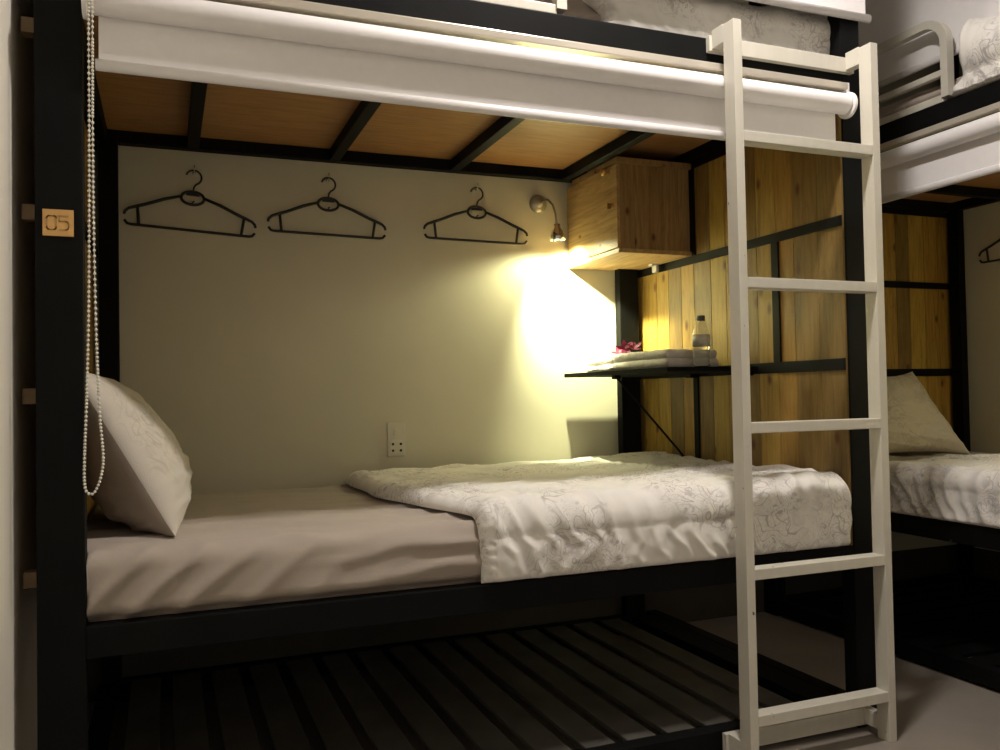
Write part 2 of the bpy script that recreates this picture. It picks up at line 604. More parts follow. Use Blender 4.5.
def glyph(paths, w):
    bm = bmesh.new()
    for p in paths:
        for (x0, z0), (x1, z1) in zip(p, p[1:]):
            d = Vector((x1 - x0, 0, z1 - z0))
            n_ = Vector((-d.z, 0, d.x)).normalized() * w
            e_ = d.normalized() * w * 0.8
            a, c = Vector((x0, -0.0048, z0)) - e_, Vector((x1, -0.0048, z1)) + e_
            f_ = [bm.verts.new(q) for q in (a - n_, c - n_, c + n_, a + n_)]
            g_ = [bm.verts.new(q.co + Vector((0, 0.0009, 0))) for q in f_]
            bm.faces.new(f_)
            bm.faces.new(g_[::-1])
            for k in range(4):
                bm.faces.new((f_[k], g_[k], g_[(k + 1) % 4], f_[(k + 1) % 4]))
    return bm


def arc(cx, cz, r, a0, a1, n=6, sz=1.0):
    return [(cx + r * math.cos(math.radians(a0 + (a1 - a0) * k / n)), cz + sz * r * math.sin(math.radians(a0 + (a1 - a0) * k / n))) for k in range(n + 1)]


zx, z0, z1 = -0.0655, 1.356, 1.384
zero = arc(zx + 0.005, z0 + 0.005, 0.005, 180, 270) + arc(zx + 0.012, z0 + 0.005, 0.005, 270, 360) + arc(zx + 0.012, z1 - 0.005, 0.005, 0, 90) + arc(zx + 0.005, z1 - 0.005, 0.005, 90, 180)
zero.append(zero[0])
fx = -0.0435
five = [(fx + 0.017, z1), (fx + 0.001, z1), (fx + 0.001, z0 + 0.017)] + arc(fx + 0.011, z0 + 0.011, 0.0065, 90, 0, 4) + [(fx + 0.0175, z0 + 0.006)] + arc(fx + 0.012, z0 + 0.0055, 0.0055, 0, -90, 4) + [(fx + 0.001, z0)]
T.add('numeral', glyph([zero], 0.0012), 'plaque_engraving', label='engraved 0')
T.add('numeral', glyph([five], 0.0012), 'plaque_engraving', label='engraved 5')


# ------------------------------------------------------------------ bedding
def fbm(x, y, z, oct_=3):
    return noise.fractal(Vector((x, y, z)), 0.8, 2.0, oct_)


def sm(a, b_, x):
    t = max(0.0, min(1.0, (x - a) / (b_ - a)))
    return t * t * (3 - 2 * t)


def rr_loop(y0, y1, z0, z1, r, nt_=46, ns=10, nc=6):
    """rounded rectangle loop in (y, z); returns points and outward normals"""
    out = []

    def seg(a, c, n_, nn):
        for k in range(n_):
            t = k / n_
            out.append((a[0] + (c[0] - a[0]) * t, a[1] + (c[1] - a[1]) * t, nn[0], nn[1]))

    def cor(cy, cz, a0):
        for k in range(nc):
            a = a0 + math.pi / 2 * k / nc
            out.append((cy + r * math.cos(a), cz + r * math.sin(a), math.cos(a), math.sin(a)))
    seg((y0, z1 - r), (y0, z0 + r), ns, (-1, 0))
    cor(y0 + r, z0 + r, math.pi)
    seg((y0 + r, z0), (y1 - r, z0), 12, (0, -1))
    cor(y1 - r, z0 + r, 1.5 * math.pi)
    seg((y1, z0 + r), (y1, z1 - r), ns, (1, 0))
    cor(y1 - r, z1 - r, 0)
    seg((y1 - r, z1), (y0 + r, z1), nt_, (0, 1))
    cor(y0 + r, z1 - r, math.pi / 2)
    return out


def slab(x0, x1, y0, y1, z0, z1, r, disp, nx=120, er=0.03, axis='x'):
    bm = bmesh.new()
    loop = rr_loop(y0, y1, z0, z1, r)
    cy, cz = (y0 + y1) / 2, (z0 + z1) / 2
    st = []
    ne = 7
    for k in range(ne):
        a = math.pi / 2 * k / ne
        st.append((x0 + er * (1 - math.sin(a)) * 1.0 if False else x0 + er - er * math.cos(math.pi / 2 - a + 0) if False else x0 + er * (1 - math.cos(a)), er * (1 - math.sin(a))))
    for k in range(nx + 1):
        st.append((x0 + er + (x1 - x0 - 2 * er) * k / nx, 0.0))
    for k in range(ne - 1, -1, -1):
        a = math.pi / 2 * k / ne
        st.append((x1 - er * (1 - math.cos(a)), er * (1 - math.sin(a))))
    rings = []
    for x, ins in st:
        ring = []
        for (y, z, ny, nz) in loop:
            y_, z_ = y - ny * ins, z - nz * ins
            d = disp(x, y_, z_, ny, nz)
            p = (x, y_ + ny * d, z_ + nz * d)
            ring.append(bm.verts.new(p))
        rings.append(ring)
    n_ = len(loop)
    for a, c in zip(rings, rings[1:]):
        for k in range(n_):
            f = bm.faces.new((a[k], a[(k + 1) % n_], c[(k + 1) % n_], c[k]))
            f.smooth = True
    bm.faces.new(rings[0])
    bm.faces.new(rings[-1])
    return bm


def ridge(v, p=1.0):
    """soft ridge profile from a phase"""
    return (0.5 + 0.5 * math.sin(v)) ** p


def mattress_disp(seed, zt):
    def f(x, y, z, ny, nz):
        front = max(0.0, -ny)
        top = max(0.0, nz)
        d = 0.0
        h = zt - z
        # fan of tight creases pulled to the lower corner near the pillow end
        k = sm(0.75, 0.0, x)
        ph = (x * 40.0 + h * 52.0 + 2.2 * fbm(x * 2.0, z * 3, seed))
        d += front * (0.017 * k * (ridge(ph * 1.35, 2.6) - 0.4))
        # long horizontal pulls further along
        k2 = sm(0.35, 0.8, x)
        ph2 = z * 150 - x * 9 + 5.0 * fbm(x * 1.7, z * 5, seed + 4)
        d += front * k2 * 0.011 * (ridge(ph2, 2.0) - 0.4)
        # belly of the side
        d += front * 0.004 * math.sin(max(0, min(1, (z - (zt - 0.15)) / 0.15)) * math.pi)
        # top: shallow long wrinkles
        ph3 = y * 62 + x * 9 + 7.0 * fbm(x * 1.4, y * 2.2, seed + 9)
        d += top * 0.0070 * (ridge(ph3, 2.6) - 0.25)
        d += top * 0.006 * fbm(x * 2.5, y * 3, seed + 2)
        return d
    return f


def mattress(bed2, z0, z1, label, seed, y0=0.014, x1=1.962, ys=0.048):
    bm = slab(-0.042, x1, ys, 1.115, z0 - 0.036, z1, 0.042, mattress_disp(seed, z1), nx=260, er=0.016)
    # side bulges out over the rail above its top edge
    ztop = z0
    for v_ in bm.verts:
        if v_.co.y < 0.35 and v_.co.z > ztop:
            k = sm(ztop, ztop + 0.02, v_.co.z) * sm(0.35, 0.06, v_.co.y)
            v_.co.y -= (ys - y0) * k
    for v_ in bm.verts:
        if v_.co.y < 0.053 and v_.co.x < 0.0015:
            v_.co.x = 0.0015
    return single('mattress', bm, 'sheet_taupe', label, 'mattress', smooth=True, **kw(bed2, (1.0, 0.58, z0 - 0.036)))


mattress(False, 0.554, 0.698, 'mattress in taupe sheet on the lower bunk below the three hangers', 3.0)
mattress(False, 1.972, 2.085, 'grey sheeted upper bunk mattress above the long white blind, partly hidden', 7.0, y0=0.092, ys=0.092)
mattress(True, 0.556, 0.700, 'mattress in taupe sheet on the lower bunk at the right edge', 13.0)
mattress(True, 1.972, 2.060, 'sheeted upper bunk mattress behind the white guard rail at the right edge', 17.0, y0=0.046)


def duvet(bed2, base_z, top_z, border, x_end, label, seed, yin=0.010, fold=1.0, rise=0.0, th_top=0.040, th_front=0.024, puff=0.0, nt_=250, bulge=0.0):
    """blanket laid over the mattress: outer shell hugging top and front, border(s) gives its left edge"""
    # inner path in (y, z, normal)
    P = []
    y_b = 1.105
    r = 0.045
    ntop = 78
    for k in range(ntop):
        t = k / ntop
        P.append((y_b + (yin + r - y_b) * t, top_z + 0.004, 0.0, 1.0))
    for k in range(14):
        a = math.pi / 2 + math.pi / 2 * k / 14
        P.append((yin + r + r * math.cos(a), top_z + 0.004 - r + r * math.sin(a), math.cos(a), math.sin(a)))
    nf = 32
    for k in range(nf + 1):
        t = k / nf
        P.append((yin, top_z + 0.004 - r + (base_z - (top_z + 0.004 - r)) * t, -1.0, 0.0))
    ns = len(P)
    bm = bmesh.new()
    outer, inner = [], []
    ts = []
    for i in range(nt_ + 1):
        t = i / nt_
        ts.append(t)
    for j, (y, z, ny, nz) in enumerate(P):
        s = j / (ns - 1)
        ro, ri = [], []
        xl = border(y, z, nz)
        for t in ts:
            # denser at the left hem
            tt = t ** 1.25
            x = xl + (x_end - xl) * tt
            dl, dr = x - xl, x_end - x
            e = 0.045
            k = 1.0
            if dl < e:
                k *= math.sqrt(max(0.0, 1 - (1 - dl / e) ** 2))
            if dr < e:
                k *= math.sqrt(max(0.0, 1 - (1 - dr / e) ** 2))
            # hems: back and front bottom
            lb = j / 6.0
            if lb < 1:
                k *= math.sqrt(max(0.0, 1 - (1 - lb) ** 2))
            lf = (ns - 1 - j) / 5.0
            if lf < 1:
                k *= math.sqrt(max(0.0, 1 - (1 - lf) ** 2))
            top = max(0.0, nz)
            fr = max(0.0, -ny)
            th = th_top * top + th_front * fr
            th += puff * math.exp(-(dl / 0.22) ** 2) * top
            th += rise * top * sm(1.35, 1.9, x)
            # broad lumps
            th += top * 0.006 * fbm(x * 3.0, y * 3.5, seed)
            th += top * 0.006 * (ridge(x * 16 + y * 9 + 7 * fbm(x * 1.3, y * 1.6, seed + 3), 2.0) - .3)
            th += top * 0.0065 * (ridge(y * 60 - x * 20 + 9 * fbm(x * 1.9, y * 2.1, seed + 6), 2.5) - .3)
            th += top * sm(0.45, 0.05, y) * 0.006 * (ridge(x * 64 + 5 * fbm(x * 2.0, y * 3, seed + 7) + y * 14, 1.8) - .35) * fold
            th += (0.5 * top + 0.5 * fr) * 0.005 * fbm(x * 11, y * 11, z * 11 + seed, 3)
            # falling folds down the front, growing to the hem
            low = sm(top_z + 0.01, base_z + 0.03, z)
            wv = x * 46 + 4.5 * fbm(x * 2.3, z * 4, seed + 1) + (top_z - z) * 12 * math.sin(x * 5 + seed)
            th += fr * fold * (0.004 + 0.007 * low) * (ridge(wv, 1.4) - 0.45) * (0.5 + 0.9 * abs(fbm(x * 3.1, 0, seed + 8)) * 1.6)
            th += fr * fold * 0.006 * (ridge(x * 105 + z * 60 + 5 * fbm(x * 3, z * 6, seed + 5), 2) - .3)
            th += fr * bulge * math.sin(min(1, max(0, (z - base_z) / (top_z - base_z))) * math.pi)
            th = max(0.006, th)
            off = th * k
            # puckered stitching close to the hem
            if dl < 0.03:
                off *= 1 - 0.10 * ridge(y * 260 + z * 260, 2)
            zo = z + nz * off
            if y < 0.047:
                zo = max(zo, base_z)
            ro.append(bm.verts.new((x, y + ny * off, zo)))
            ri.append(bm.verts.new((x, y + ny * 0.0004 * k, z + nz * 0.0004 * k - 0.0003 * top)))
        outer.append(ro)
        inner.append(ri)
    for a, c in zip(outer, outer[1:]):
        for i in range(nt_):
            bm.faces.new((a[i], a[i + 1], c[i + 1], c[i])).smooth = True
    for a, c in zip(inner, inner[1:]):
        for i in range(nt_):
            bm.faces.new((a[i], c[i], c[i + 1], a[i + 1])).smooth = True
    for j in range(ns - 1):
        bm.faces.new((outer[j][0], outer[j + 1][0], inner[j + 1][0], inner[j][0]))
        bm.faces.new((outer[j][-1], inner[j][-1], inner[j + 1][-1], outer[j + 1][-1]))
    for i in range(nt_):
        bm.faces.new((outer[0][i], inner[0][i], inner[0][i + 1], outer[0][i + 1]))
        bm.faces.new((outer[-1][i], outer[-1][i + 1], inner[-1][i + 1], inner[-1][i]))
    return single('duvet', bm, 'duvet_damask', label, 'duvet', smooth=True, **kw(bed2, (1.4, 0.5, top_z)))


def border1(y, z, nz):
    b_ = 0.765
    b_ = 0.735 + 0.115 * sm(0.62, 0.0, y) + 0.004 * math.sin(y * 19)
    b_ += 0.006 * sm(0.70, 0.60, z)
    return b_


duvet(False, 0.553, 0.705, border1, 1.991, 'white damask duvet spread over the foot half of the lower bunk by the shelf', 1.0, bulge=0.010, rise=0.014)
duvet(False, 1.971, 2.087, lambda y, z, nz: 1.225 + 0.03 * math.sin(z * 60), 2.052, 'white damask duvet on the upper bunk over the top of the ladder', 21.0, yin=0.084, th_front=0.034, fold=0.3, bulge=0.010, nt_=150)
duvet(True, 0.553, 0.702, lambda y, z, nz: 0.50 + 0.02 * math.sin(y * 9), 1.90, 'white damask duvet on the lower bunk at the right edge, partly cut off', 31.0, th_top=0.026, nt_=150)
duvet(True, 1.971, 2.062, lambda y, z, nz: 0.965 + 0.03 * math.sin(z * 50), 1.90, 'bunched white damask duvet on the upper bunk beside the rounded guard rail', 41.0, yin=0.030, fold=0.6, th_front=0.05, th_top=0.07, puff=0.06, nt_=150)


def pillow(bed2, cen, U, V, Tk, tilt, rot_z, label, seed, ear=0.05, roll=0.0, taper=0.0):
    """U half length, V half height, Tk half thickness; tilt = lean of the height axis from vertical"""
    bm = bmesh.new()
    n_ = 84
    e_v = Vector((-math.sin(tilt), 0, math.cos(tilt)))
    e_w = Vector((math.cos(tilt), 0, math.sin(tilt)))
    e_u = Vector((0, 1, 0))
    R = Matrix.Rotation(rot_z, 3, 'Z') @ Matrix.Rotation(roll, 3, 'X')
    grids = []
    for side in (1, -1):
        g = []
        for i in range(n_ + 1):
            row = []
            for j in range(n_ + 1):
                u = math.sin(math.pi / 2 * (-1 + 2 * i / n_))
                v = math.sin(math.pi / 2 * (-1 + 2 * j / n_))
                # concave sides with pointed corners
                uu = U * u * (1 - ear * (1 - v * v)) * (1 - taper * (v * 0.5 + 0.5))
                vv = V * v * (1 - ear * 1.2 * (1 - u * u))
                prof = max(0.0, (1 - abs(u) ** 2.6) * (1 - abs(v) ** 2.6)) ** 0.52
                h = Tk * prof * (1 - 0.22 * v) * (1 + 0.10 * fbm(u * 1.4, v * 1.4, seed + side))
                edge = max(abs(u), abs(v))
                ang = math.atan2(v, u)
                h += 0.007 * prof * (ridge(ang * 15 + 3 * fbm(u * 2, v * 2, seed), 2) - .3) * sm(0.35, 0.95, edge)
                h += 0.006 * prof * fbm(u * 4, v * 4, seed + 5)
                h += 0.007 * 1.6 * prof * sm(-0.1, -0.8, v) * (ridge(v * 26 + u * 5 + 3 * fbm(u * 2, v * 2, seed + 9), 2) - .3)
                if side < 0:
                    h *= 1.22
                if i in (0, n_) or j in (0, n_):
                    h = 0.0015
                row.append(bm.verts.new(Vector(cen) + R @ (e_u * uu + e_v * vv + e_w * h * side)))
            g.append(row)
        grids.append(g)
    for g, fl in zip(grids, (1, -1)):
        for i in range(n_):
            for j in range(n_):
                q = (g[i][j], g[i + 1][j], g[i + 1][j + 1], g[i][j + 1])
                f = bm.faces.new(q if fl > 0 else q[::-1])
                f.smooth = True
                f.material_index = 0 if fl > 0 else 1
    a, c = grids
    for i in range(n_):
        bm.faces.new((a[i][0], c[i][0], c[i + 1][0], a[i + 1][0]))
        bm.faces.new((a[i][n_], a[i + 1][n_], c[i + 1][n_], c[i][n_]))
        bm.faces.new((a[0][i], a[0][i + 1], c[0][i + 1], c[0][i]))
        bm.faces.new((a[n_][i], c[n_][i], c[n_][i + 1], a[n_][i + 1]))
    return single('pillow', bm, ['pillow_damask', 'pillow_back_shaded'], label, 'pillow', smooth=True, **kw(bed2, cen))


pillow(False, (0.068, 0.47, 0.890), 0.345, 0.215, 0.098, math.radians(29), 0.0, 'plump pillow leaning at the head of the lower bunk by the bead chain', 2.0)
pillow(True, (0.105, 0.60, 0.890), 0.335, 0.205, 0.08, math.radians(22), math.radians(-4), 'pale pillow leaning on the plank panel of the right hand lower bunk', 6.0, taper=0.5, ear=0.11)


# ------------------------------------------------------------------ roller blinds
def blind(bed2, label, x0, x1, z_head, z_bot, y, chain=None, group=None, tube_x=(0.012, 1.99), bar_ext=0.006, front=True):
    T = Thing('roller_blind', label, 'roller blind', group=group, **kw(bed2, (x0, y, z_head)))
    zc = z_head - 0.038
    yc = y - 0.017
    yf = y
    T.add('head_rail', bxs((tube_x[0], tube_x[1], yc - 0.006, y + 0.010, z_head + 0.004, z_head + 0.024), bev=0.003), 'aluminium_cream', label='pale metal mounting rail')
    bm = bmesh.new()
    cyl(bm, (tube_x[0] + 0.006, yc, zc), (tube_x[1] - 0.006, yc, zc), 0.0295, 40)
    T.add('roller', bm, 'shade_cloth')
    T.add('shade', bxs((x0, x1, yf - 0.0012, yf + 0.0002, z_bot + 0.012, zc + 0.006), bev=0), 'shade_cloth')
    bm = bmesh.new()
    pr_ = []
    for k in range(20):
        a = 2 * math.pi * k / 20
        pr_.append((0.0085 * math.cos(a), 0.0125 * math.sin(a)))
    ra = [bm.verts.new((x0 - bar_ext, yf + a, z_bot + 0.0125 + c)) for a, c in pr_]
    rb = [bm.verts.new((x1 + bar_ext, yf + a, z_bot + 0.0125 + c)) for a, c in pr_]
    for k in range(20):
        f = bm.faces.new((ra[k], ra[(k + 1) % 20], rb[(k + 1) % 20], rb[k]))
        f.smooth = True
    bm.faces.new(ra[::-1])
    bm.faces.new(rb)
    T.add('bottom_bar', bm, 'white_plastic')
    for xx in (tube_x[0] - 0.004, tube_x[1]):
        bm = bmesh.new()
        cyl(bm, (xx - 0.004, yc, zc - 0.003), (xx + 0.006, yc, zc - 0.003), 0.0375, 36)
        box(bm, xx - 0.004, xx + 0.006, yc - 0.005, y + 0.010, zc, z_head + 0.024, bev=0.001)
        T.add('end_bracket', bm, 'white_plastic')
    if chain:
        pts = [Vector(p) for p in chain]
        # resample the loop evenly, one bead every 6 mm
        beads = []
        fine = []
        nn = len(pts)
        for i in range(nn):
            p0, p1, p2, p3 = (pts[(i + k - 1) % nn] for k in range(4))
            for s in range(40):
                t = s / 40
                fine.append(0.5 * ((2 * p1) + (-p0 + p2) * t + (2 * p0 - 5 * p1 + 4 * p2 - p3) * t * t + (-p0 + 3 * p1 - 3 * p2 + p3) * t ** 3))
        acc = 0
        last = fine[0]
        beads.append(last)
        for p in fine[1:]:
            acc += (p - last).length
            last = p
            if acc >= 0.0064:
                beads.append(p)
                acc = 0
        bm = bmesh.new()
        for p in beads:
            lathe(bm, [(0, -0.0032), (0.0023, -0.0023), (0.0032, 0), (0.0023, 0.0023), (0, 0.0032)], p, seg=8)
        ch = T.add('bead_chain', bm, 'bead_pearl', label='pearly bead pull chain hanging in a long loop')
        bm = bmesh.new()
        tube(bm, fine[::8], 0.0008, 5, closed=True)
        T.add('cord', bm, 'bead_pearl', parent=ch)
    return T


CY = -0.066
chain = [(0.024, CY, 1.80), (0.0235, CY, 1.55), (0.0245, CY, 1.34), (0.028, CY, 1.12), (0.033, CY, 0.98), (0.0385, CY, 0.900), (0.0345, CY, 0.860),
         (0.0235, CY, 0.830), (0.0125, CY, 0.826), (0.005, CY, 0.845), (0.0055, CY, 0.91), (0.010, CY, 1.02), (0.0145, CY, 1.2), (0.0165, CY, 1.40), (0.0175, CY, 1.6), (0.018, CY, 1.80)]
blind(False, 'long white roller blind barely lowered above the lower bunk, with bead chain', 0.032, 1.960, 1.863, 1.686, -0.013, chain)
blind(False, 'white roller blind drawn over the upper bunk behind the top of the ladder', 0.024, 2.085, 2.785, 2.085, -0.013, tube_x=(0.012, 2.09), bar_ext=0.016, front=False)
blind(True, 'white roller blind barely lowered above the lower bunk at the right edge', 0.024, 1.955, 1.863, 1.676, -0.013)
blind(True, 'white roller blind drawn over the upper bunk behind the rounded guard rail', 0.006, 1.955, 2.785, 2.136, 0.070, tube_x=(0.006, 1.955), bar_ext=0.0, front=False)

# ------------------------------------------------------------------ ladder
T = Thing('bunk_ladder', 'cream painted wooden ladder with five rungs fixed to the front of the bunk', 'ladder', (1.78, -0.09, FL))
LY0, LY1 = -0.112, -0.068
for x0 in (1.537, 2.000):
    T.add('side_rail', bxs((x0, x0 + 0.026, LY0, LY1, FL, 1.976), bev=0.0015), 'ladder_paint')
    T.add('upper_bracket', bxs((x0, x0 + 0.026, LY1, -0.018, 1.930, 1.980), bev=0.0015), 'ladder_paint')
    T.add('lower_bracket', bxs((x0, x0 + 0.026, LY1, -0.018, 0.052, 0.096), bev=0.0015), 'ladder_paint')
for z in (0.155, 0.530, 0.908, 1.287, 1.671):
    T.add('rung', bxs((1.563, 2.000, LY0, LY1, z - 0.014, z + 0.014), bev=0.002), 'ladder_paint')
T.add('upper_crossbar', bxs((1.530, 2.032, -0.018, -0.001, 1.925, 1.968), bev=0.0015), 'ladder_paint')
T.add('lower_crossbar', bxs((1.530, 2.032, -0.018, -0.001, 0.046, 0.094), bev=0.0015), 'ladder_paint')


# ------------------------------------------------------------------ hangers and their wall hooks
def hanger_mesh():
    bm = bmesh.new()
    r = 0.0050
    hook = []
    for k in range(17):
        a = math.radians(165 - k * 235 / 16)
        hook.append((0.025 * math.cos(a), 0, -0.026 + 0.025 * math.sin(a)))
    hook += [(0.002, 0, -0.060), (0.0, 0, -0.078)]
    tube(bm, hook, [0.0032] * len(hook), 8)
    ring = [(0.037 * math.cos(a), 0, -0.098 + 0.0225 * math.sin(a)) for a in [2 * math.pi * k / 28 for k in range(28)]]
    tube(bm, ring, r, 8, closed=True)
    box(bm, -0.022, 0.022, -0.003, 0.003, -0.090, -0.076, bev=0.001)
    for s in (-1, 1):
        arm = [(s * 0.034, 0, -0.094), (s * 0.09, 0, -0.112), (s * 0.150, 0, -0.138), (s * 0.178, 0, -0.148), (s * 0.198, 0, -0.156), (s * 0.209, 0, -0.166), (s * 0.212, 0, -0.177)]
        tube(bm, arm, [r, r * 1.15, r * 1.15, r * 1.1, r, r, r * 0.9], 8)
        tube(bm, [(s * 0.172, 0, -0.146), (s * 0.165, 0, -0.206)], r, 8)
    tube(bm, [(-0.210, 0, -0.196), (-0.201, 0, -0.207), (-0.19, 0, -0.209), (0.19, 0, -0.209), (0.201, 0, -0.207), (0.210, 0, -0.196)], r * 0.95, 8)
    tube(bm, [(0.0, 0, -0.121), (0.0, 0, -0.112), (0.006, 0, -0.108)], 0.0025, 6)
    return bm


def hanger(bed2, x, z, tilt, label, hook_label, group):
    y = 1.155 if not bed2 else 1.16
    o = single('coat_hanger', hanger_mesh(), 'black_plastic', label, 'hanger', smooth=True, origin=(0, 0, 0), loc=place(bed2, (x, y, z)), rz=BED2['rz'] if bed2 else 0, group=group)
    o.rotation_euler = (0, math.radians(tilt), BED2['rz'] if bed2 else 0)
    bm = bmesh.new()
    w = 1.175 if not bed2 else 1.18
    lathe(bm, [(0, 0), (0.006, 0), (0.006, 0.003), (0.003, 0.004), (0, 0.004)], (x, w, z - 0.006), (0, -1, 0), 12)
    tube(bm, [(x, w, z - 0.006), (x, y, z - 0.0065), (x, y - 0.008, z - 0.004), (x, y - 0.010, z + 0.004), (x, y - 0.010, z + 0.014)], 0.0017, 8)
    single('wall_hook', bm, 'chrome', hook_label, 'hook', group=None, **kw(bed2, (x, w, z)))


hanger(False, 0.252, 1.796, 3.4, 'black plastic hanger nearest the pillow, leftmost of three on the wall', 'small metal hook holding the leftmost hanger', 'black hangers on the bunk wall')
hanger(False, 0.711, 1.806, 1.2, 'black plastic hanger in the middle of the three on the wall', 'small metal hook holding the middle hanger of three', 'black hangers on the bunk wall')
hanger(False, 1.283, 1.812, 0.8, 'black plastic hanger nearest the lit reading lamp', 'small metal hook holding the hanger next to the reading lamp', 'black hangers on the bunk wall')
hanger(True, 0.305, 1.800, 0.0, 'black plastic hanger on the wall at the right edge, mostly cut off', 'small metal hook holding the hanger at the right edge', 'black hangers on the bunk wall')

# ------------------------------------------------------------------ reading lamp
def reading_lamp(bed2, label):
    T = Thing('reading_lamp', label, 'lamp', **kw(bed2, (1.549, 1.175, 1.768)))
    bm = bmesh.new()
    lathe(bm, [(0, 0), (0.036, 0), (0.037, 0.006), (0.033, 0.016), (0.022, 0.020), (0.013, 0.022), (0.011, 0.030), (0, 0.031)], (1.549, 1.175, 1.768), (0, -1, 0), 32)
    T.add('wall_base', bm, 'lamp_base')
    bm = bmesh.new()
    tube(bm, [(1.549, 1.150, 1.768), (1.551, 1.120, 1.774), (1.554, 1.085, 1.766), (1.557, 1.050, 1.740), (1.559, 1.030, 1.700), (1.560, 1.022, 1.645)], 0.0042, 10)
    T.add('gooseneck', bm, 'steel')
    ax = Vector((0.06, 0.03, -1)).normalized()
    o_ = Vector((1.560, 1.021, 1.648))
    bm = bmesh.new()
    lathe(bm, [(0, 0), (0.010, 0), (0.011, 0.012), (0.017, 0.020), (0.0225, 0.036), (0.0245, 0.052), (0.0235, 0.052), (0.020, 0.036), (0.008, 0.022), (0, 0.022)], o_, ax, 30)
    for v_ in bm.verts:
        v_.co = o_ + ax * 0.052 + (v_.co - o_ - ax * 0.052) * 1.2
    hd = T.add('lamp_head', bm, 'chrome')
    bm = bmesh.new()
    lathe(bm, [(0, 0.030), (0.010, 0.030), (0.0135, 0.040), (0.010, 0.048), (0, 0.050)], o_, ax, 20)
    T.add('bulb', bm, 'bulb_glow', parent=hd)
    for q_ in SPOTS[1 if bed2 else 0]:
        q_.location = place(bed2, o_ + ax * 0.056)


reading_lamp(False, 'lit chrome gooseneck reading lamp on the wall left of the wooden cabinet')
reading_lamp(True, 'second reading lamp on the right wall, past the right edge of the view')

# ------------------------------------------------------------------ cabinet
T = Thing('wall_cabinet', 'small pine cabinet hung in the top corner beside the reading lamp', 'cabinet', (1.83, 0.96, 1.51))
bm = bmesh.new()
rnd = random.Random(4)
cx0, cx1, cy0, cy1, cz0, cz1 = 1.690, 1.991, 0.767, 1.118, 1.512, 1.852


def plank_box(bm, x0, x1, y0, y1, z0, z1, along, width):
    a, c = {'x': (x0, x1), 'y': (y0, y1)}[along]
    p = a
    while p < c - 0.005:
        q = min(p + width, c)
        if c - q < 0.02:
            q = c
        t = (rnd.random(), rnd.random())
        if along == 'x':
            box(bm, p + 0.0004, q - 0.0004, y0, y1, z0, z1, bev=0.0006, tint=t)
        else:
            box(bm, x0, x1, p + 0.0004, q - 0.0004, z0, z1, bev=0.0006, tint=t)
        p = q


plank_box(bm, cx0, cx1, cy0, cy0 + 0.015, cz0 + 0.016, cz1 - 0.014, 'x', 0.062)
T.add('side_panel', bm, 'cabinet_boards')
bm = bmesh.new()
plank_box(bm, cx0, 1.884, 1.157, 1.172, cz0 + 0.016, cz1 - 0.014, 'x', 0.062)
T.add('side_panel', bm, 'cabinet_boards')
bm = bmesh.new()
plank_box(bm, 1.676, cx1, cy0 - 0.012, 1.118, cz0, cz0 + 0.015, 'x', 0.14)
box(bm, 1.676, 1.884, 1.1185, 1.172, cz0, cz0 + 0.015, tint=(0.5, 0.4))
T.add('bottom_panel', bm, 'door_boards')
bm = bmesh.new()
plank_box(bm, 1.676, cx1, cy0 - 0.012, 1.118, cz1 - 0.013, cz1 + 0.007, 'x', 0.14)
T.add('top_panel', bm, 'cabinet_boards')
bm = bmesh.new()
plank_box(bm, cx0 + 0.001, cx0 + 0.012, cy0 + 0.012, cy0 + 0.020, cz0 + 0.016, cz1 - 0.014, 'y', 0.062)
T.add('door_frame', bm, 'cabinet_boards')
bm = bmesh.new()
z = cz0 + 0.019
while z < cz1 - 0.02:
    z2 = min(z + 0.075, cz1 - 0.016)
    if cz1 - 0.016 - z2 < 0.02:
        z2 = cz1 - 0.016
    box(bm, 1.677, 1.690, cy0 - 0.004, 1.168, z + 0.0003, z2 - 0.0003, bev=0.0004, tint=(rnd.random(), rnd.random()))
    z = z2
door = T.add('door', bm, 'door_boards')
bm = bmesh.new()
lathe(bm, [(0, 0), (0.007, 0), (0.006, 0.010), (0.013, 0.018), (0.0155, 0.026), (0.011, 0.033), (0, 0.035)], (1.677, 0.815, 1.815), (-1, 0, 0), 24)
T.add('knob', bm, 'brass', parent=door, label='round brass knob')
bm = bmesh.new()
lathe(bm, [(0, 0), (0.0095, 0), (0.0095, 0.004), (0.006, 0.006), (0, 0.006)], (1.677, 0.795, 1.688), (-1, 0, 0), 20)
box(bm, 1.655, 1.672, 0.7935, 0.7965, 1.676, 1.696, bev=0.0005)
T.add('lock', bm, 'brass', parent=door, label='brass lock with key')
bm = bmesh.new()
box(bm, 1.955, 1.967, 0.955, 0.985, 1.478, 1.511, bev=0.001)
box(bm, 1.940, 1.967, 0.957, 0.983, 1.503, 1.511, bev=0.001)
T.add('mounting_bracket', bm, 'white_plastic', label='small white bracket under the cabinet')

# ------------------------------------------------------------------ shelf
SX, SZ = 1.633, 1.078
T = Thing('folding_shelf', 'thin black fold-down shelf on the plank panel holding towels and bottle', 'shelf', (1.80, 0.80, SZ))
T.add('shelf_board', bxs((SX, 1.982, 0.385, 1.117, SZ - 0.008, SZ + 0.007), (SX, 1.884, 1.1172, 1.135, SZ - 0.008, SZ + 0.007), bev=0.001), 'shelf_black')
bm = bmesh.new()
tube(bm, [(1.70, 0.835, SZ - 0.014), (1.95, 0.815, 0.785), (1.981, 0.812, 0.745)], 0.0042, 8)
box(bm, 1.688, 1.712, 0.822, 0.848, SZ - 0.022, SZ - 0.008, bev=0.001)
T.add('brace', bm, 'black_metal')
for y in (0.72, 0.41):
    T.add('hinge', bxs((1.945, 1.982, y, y + 0.035, SZ - 0.022, SZ - 0.008), bev=0.001), 'black_metal')


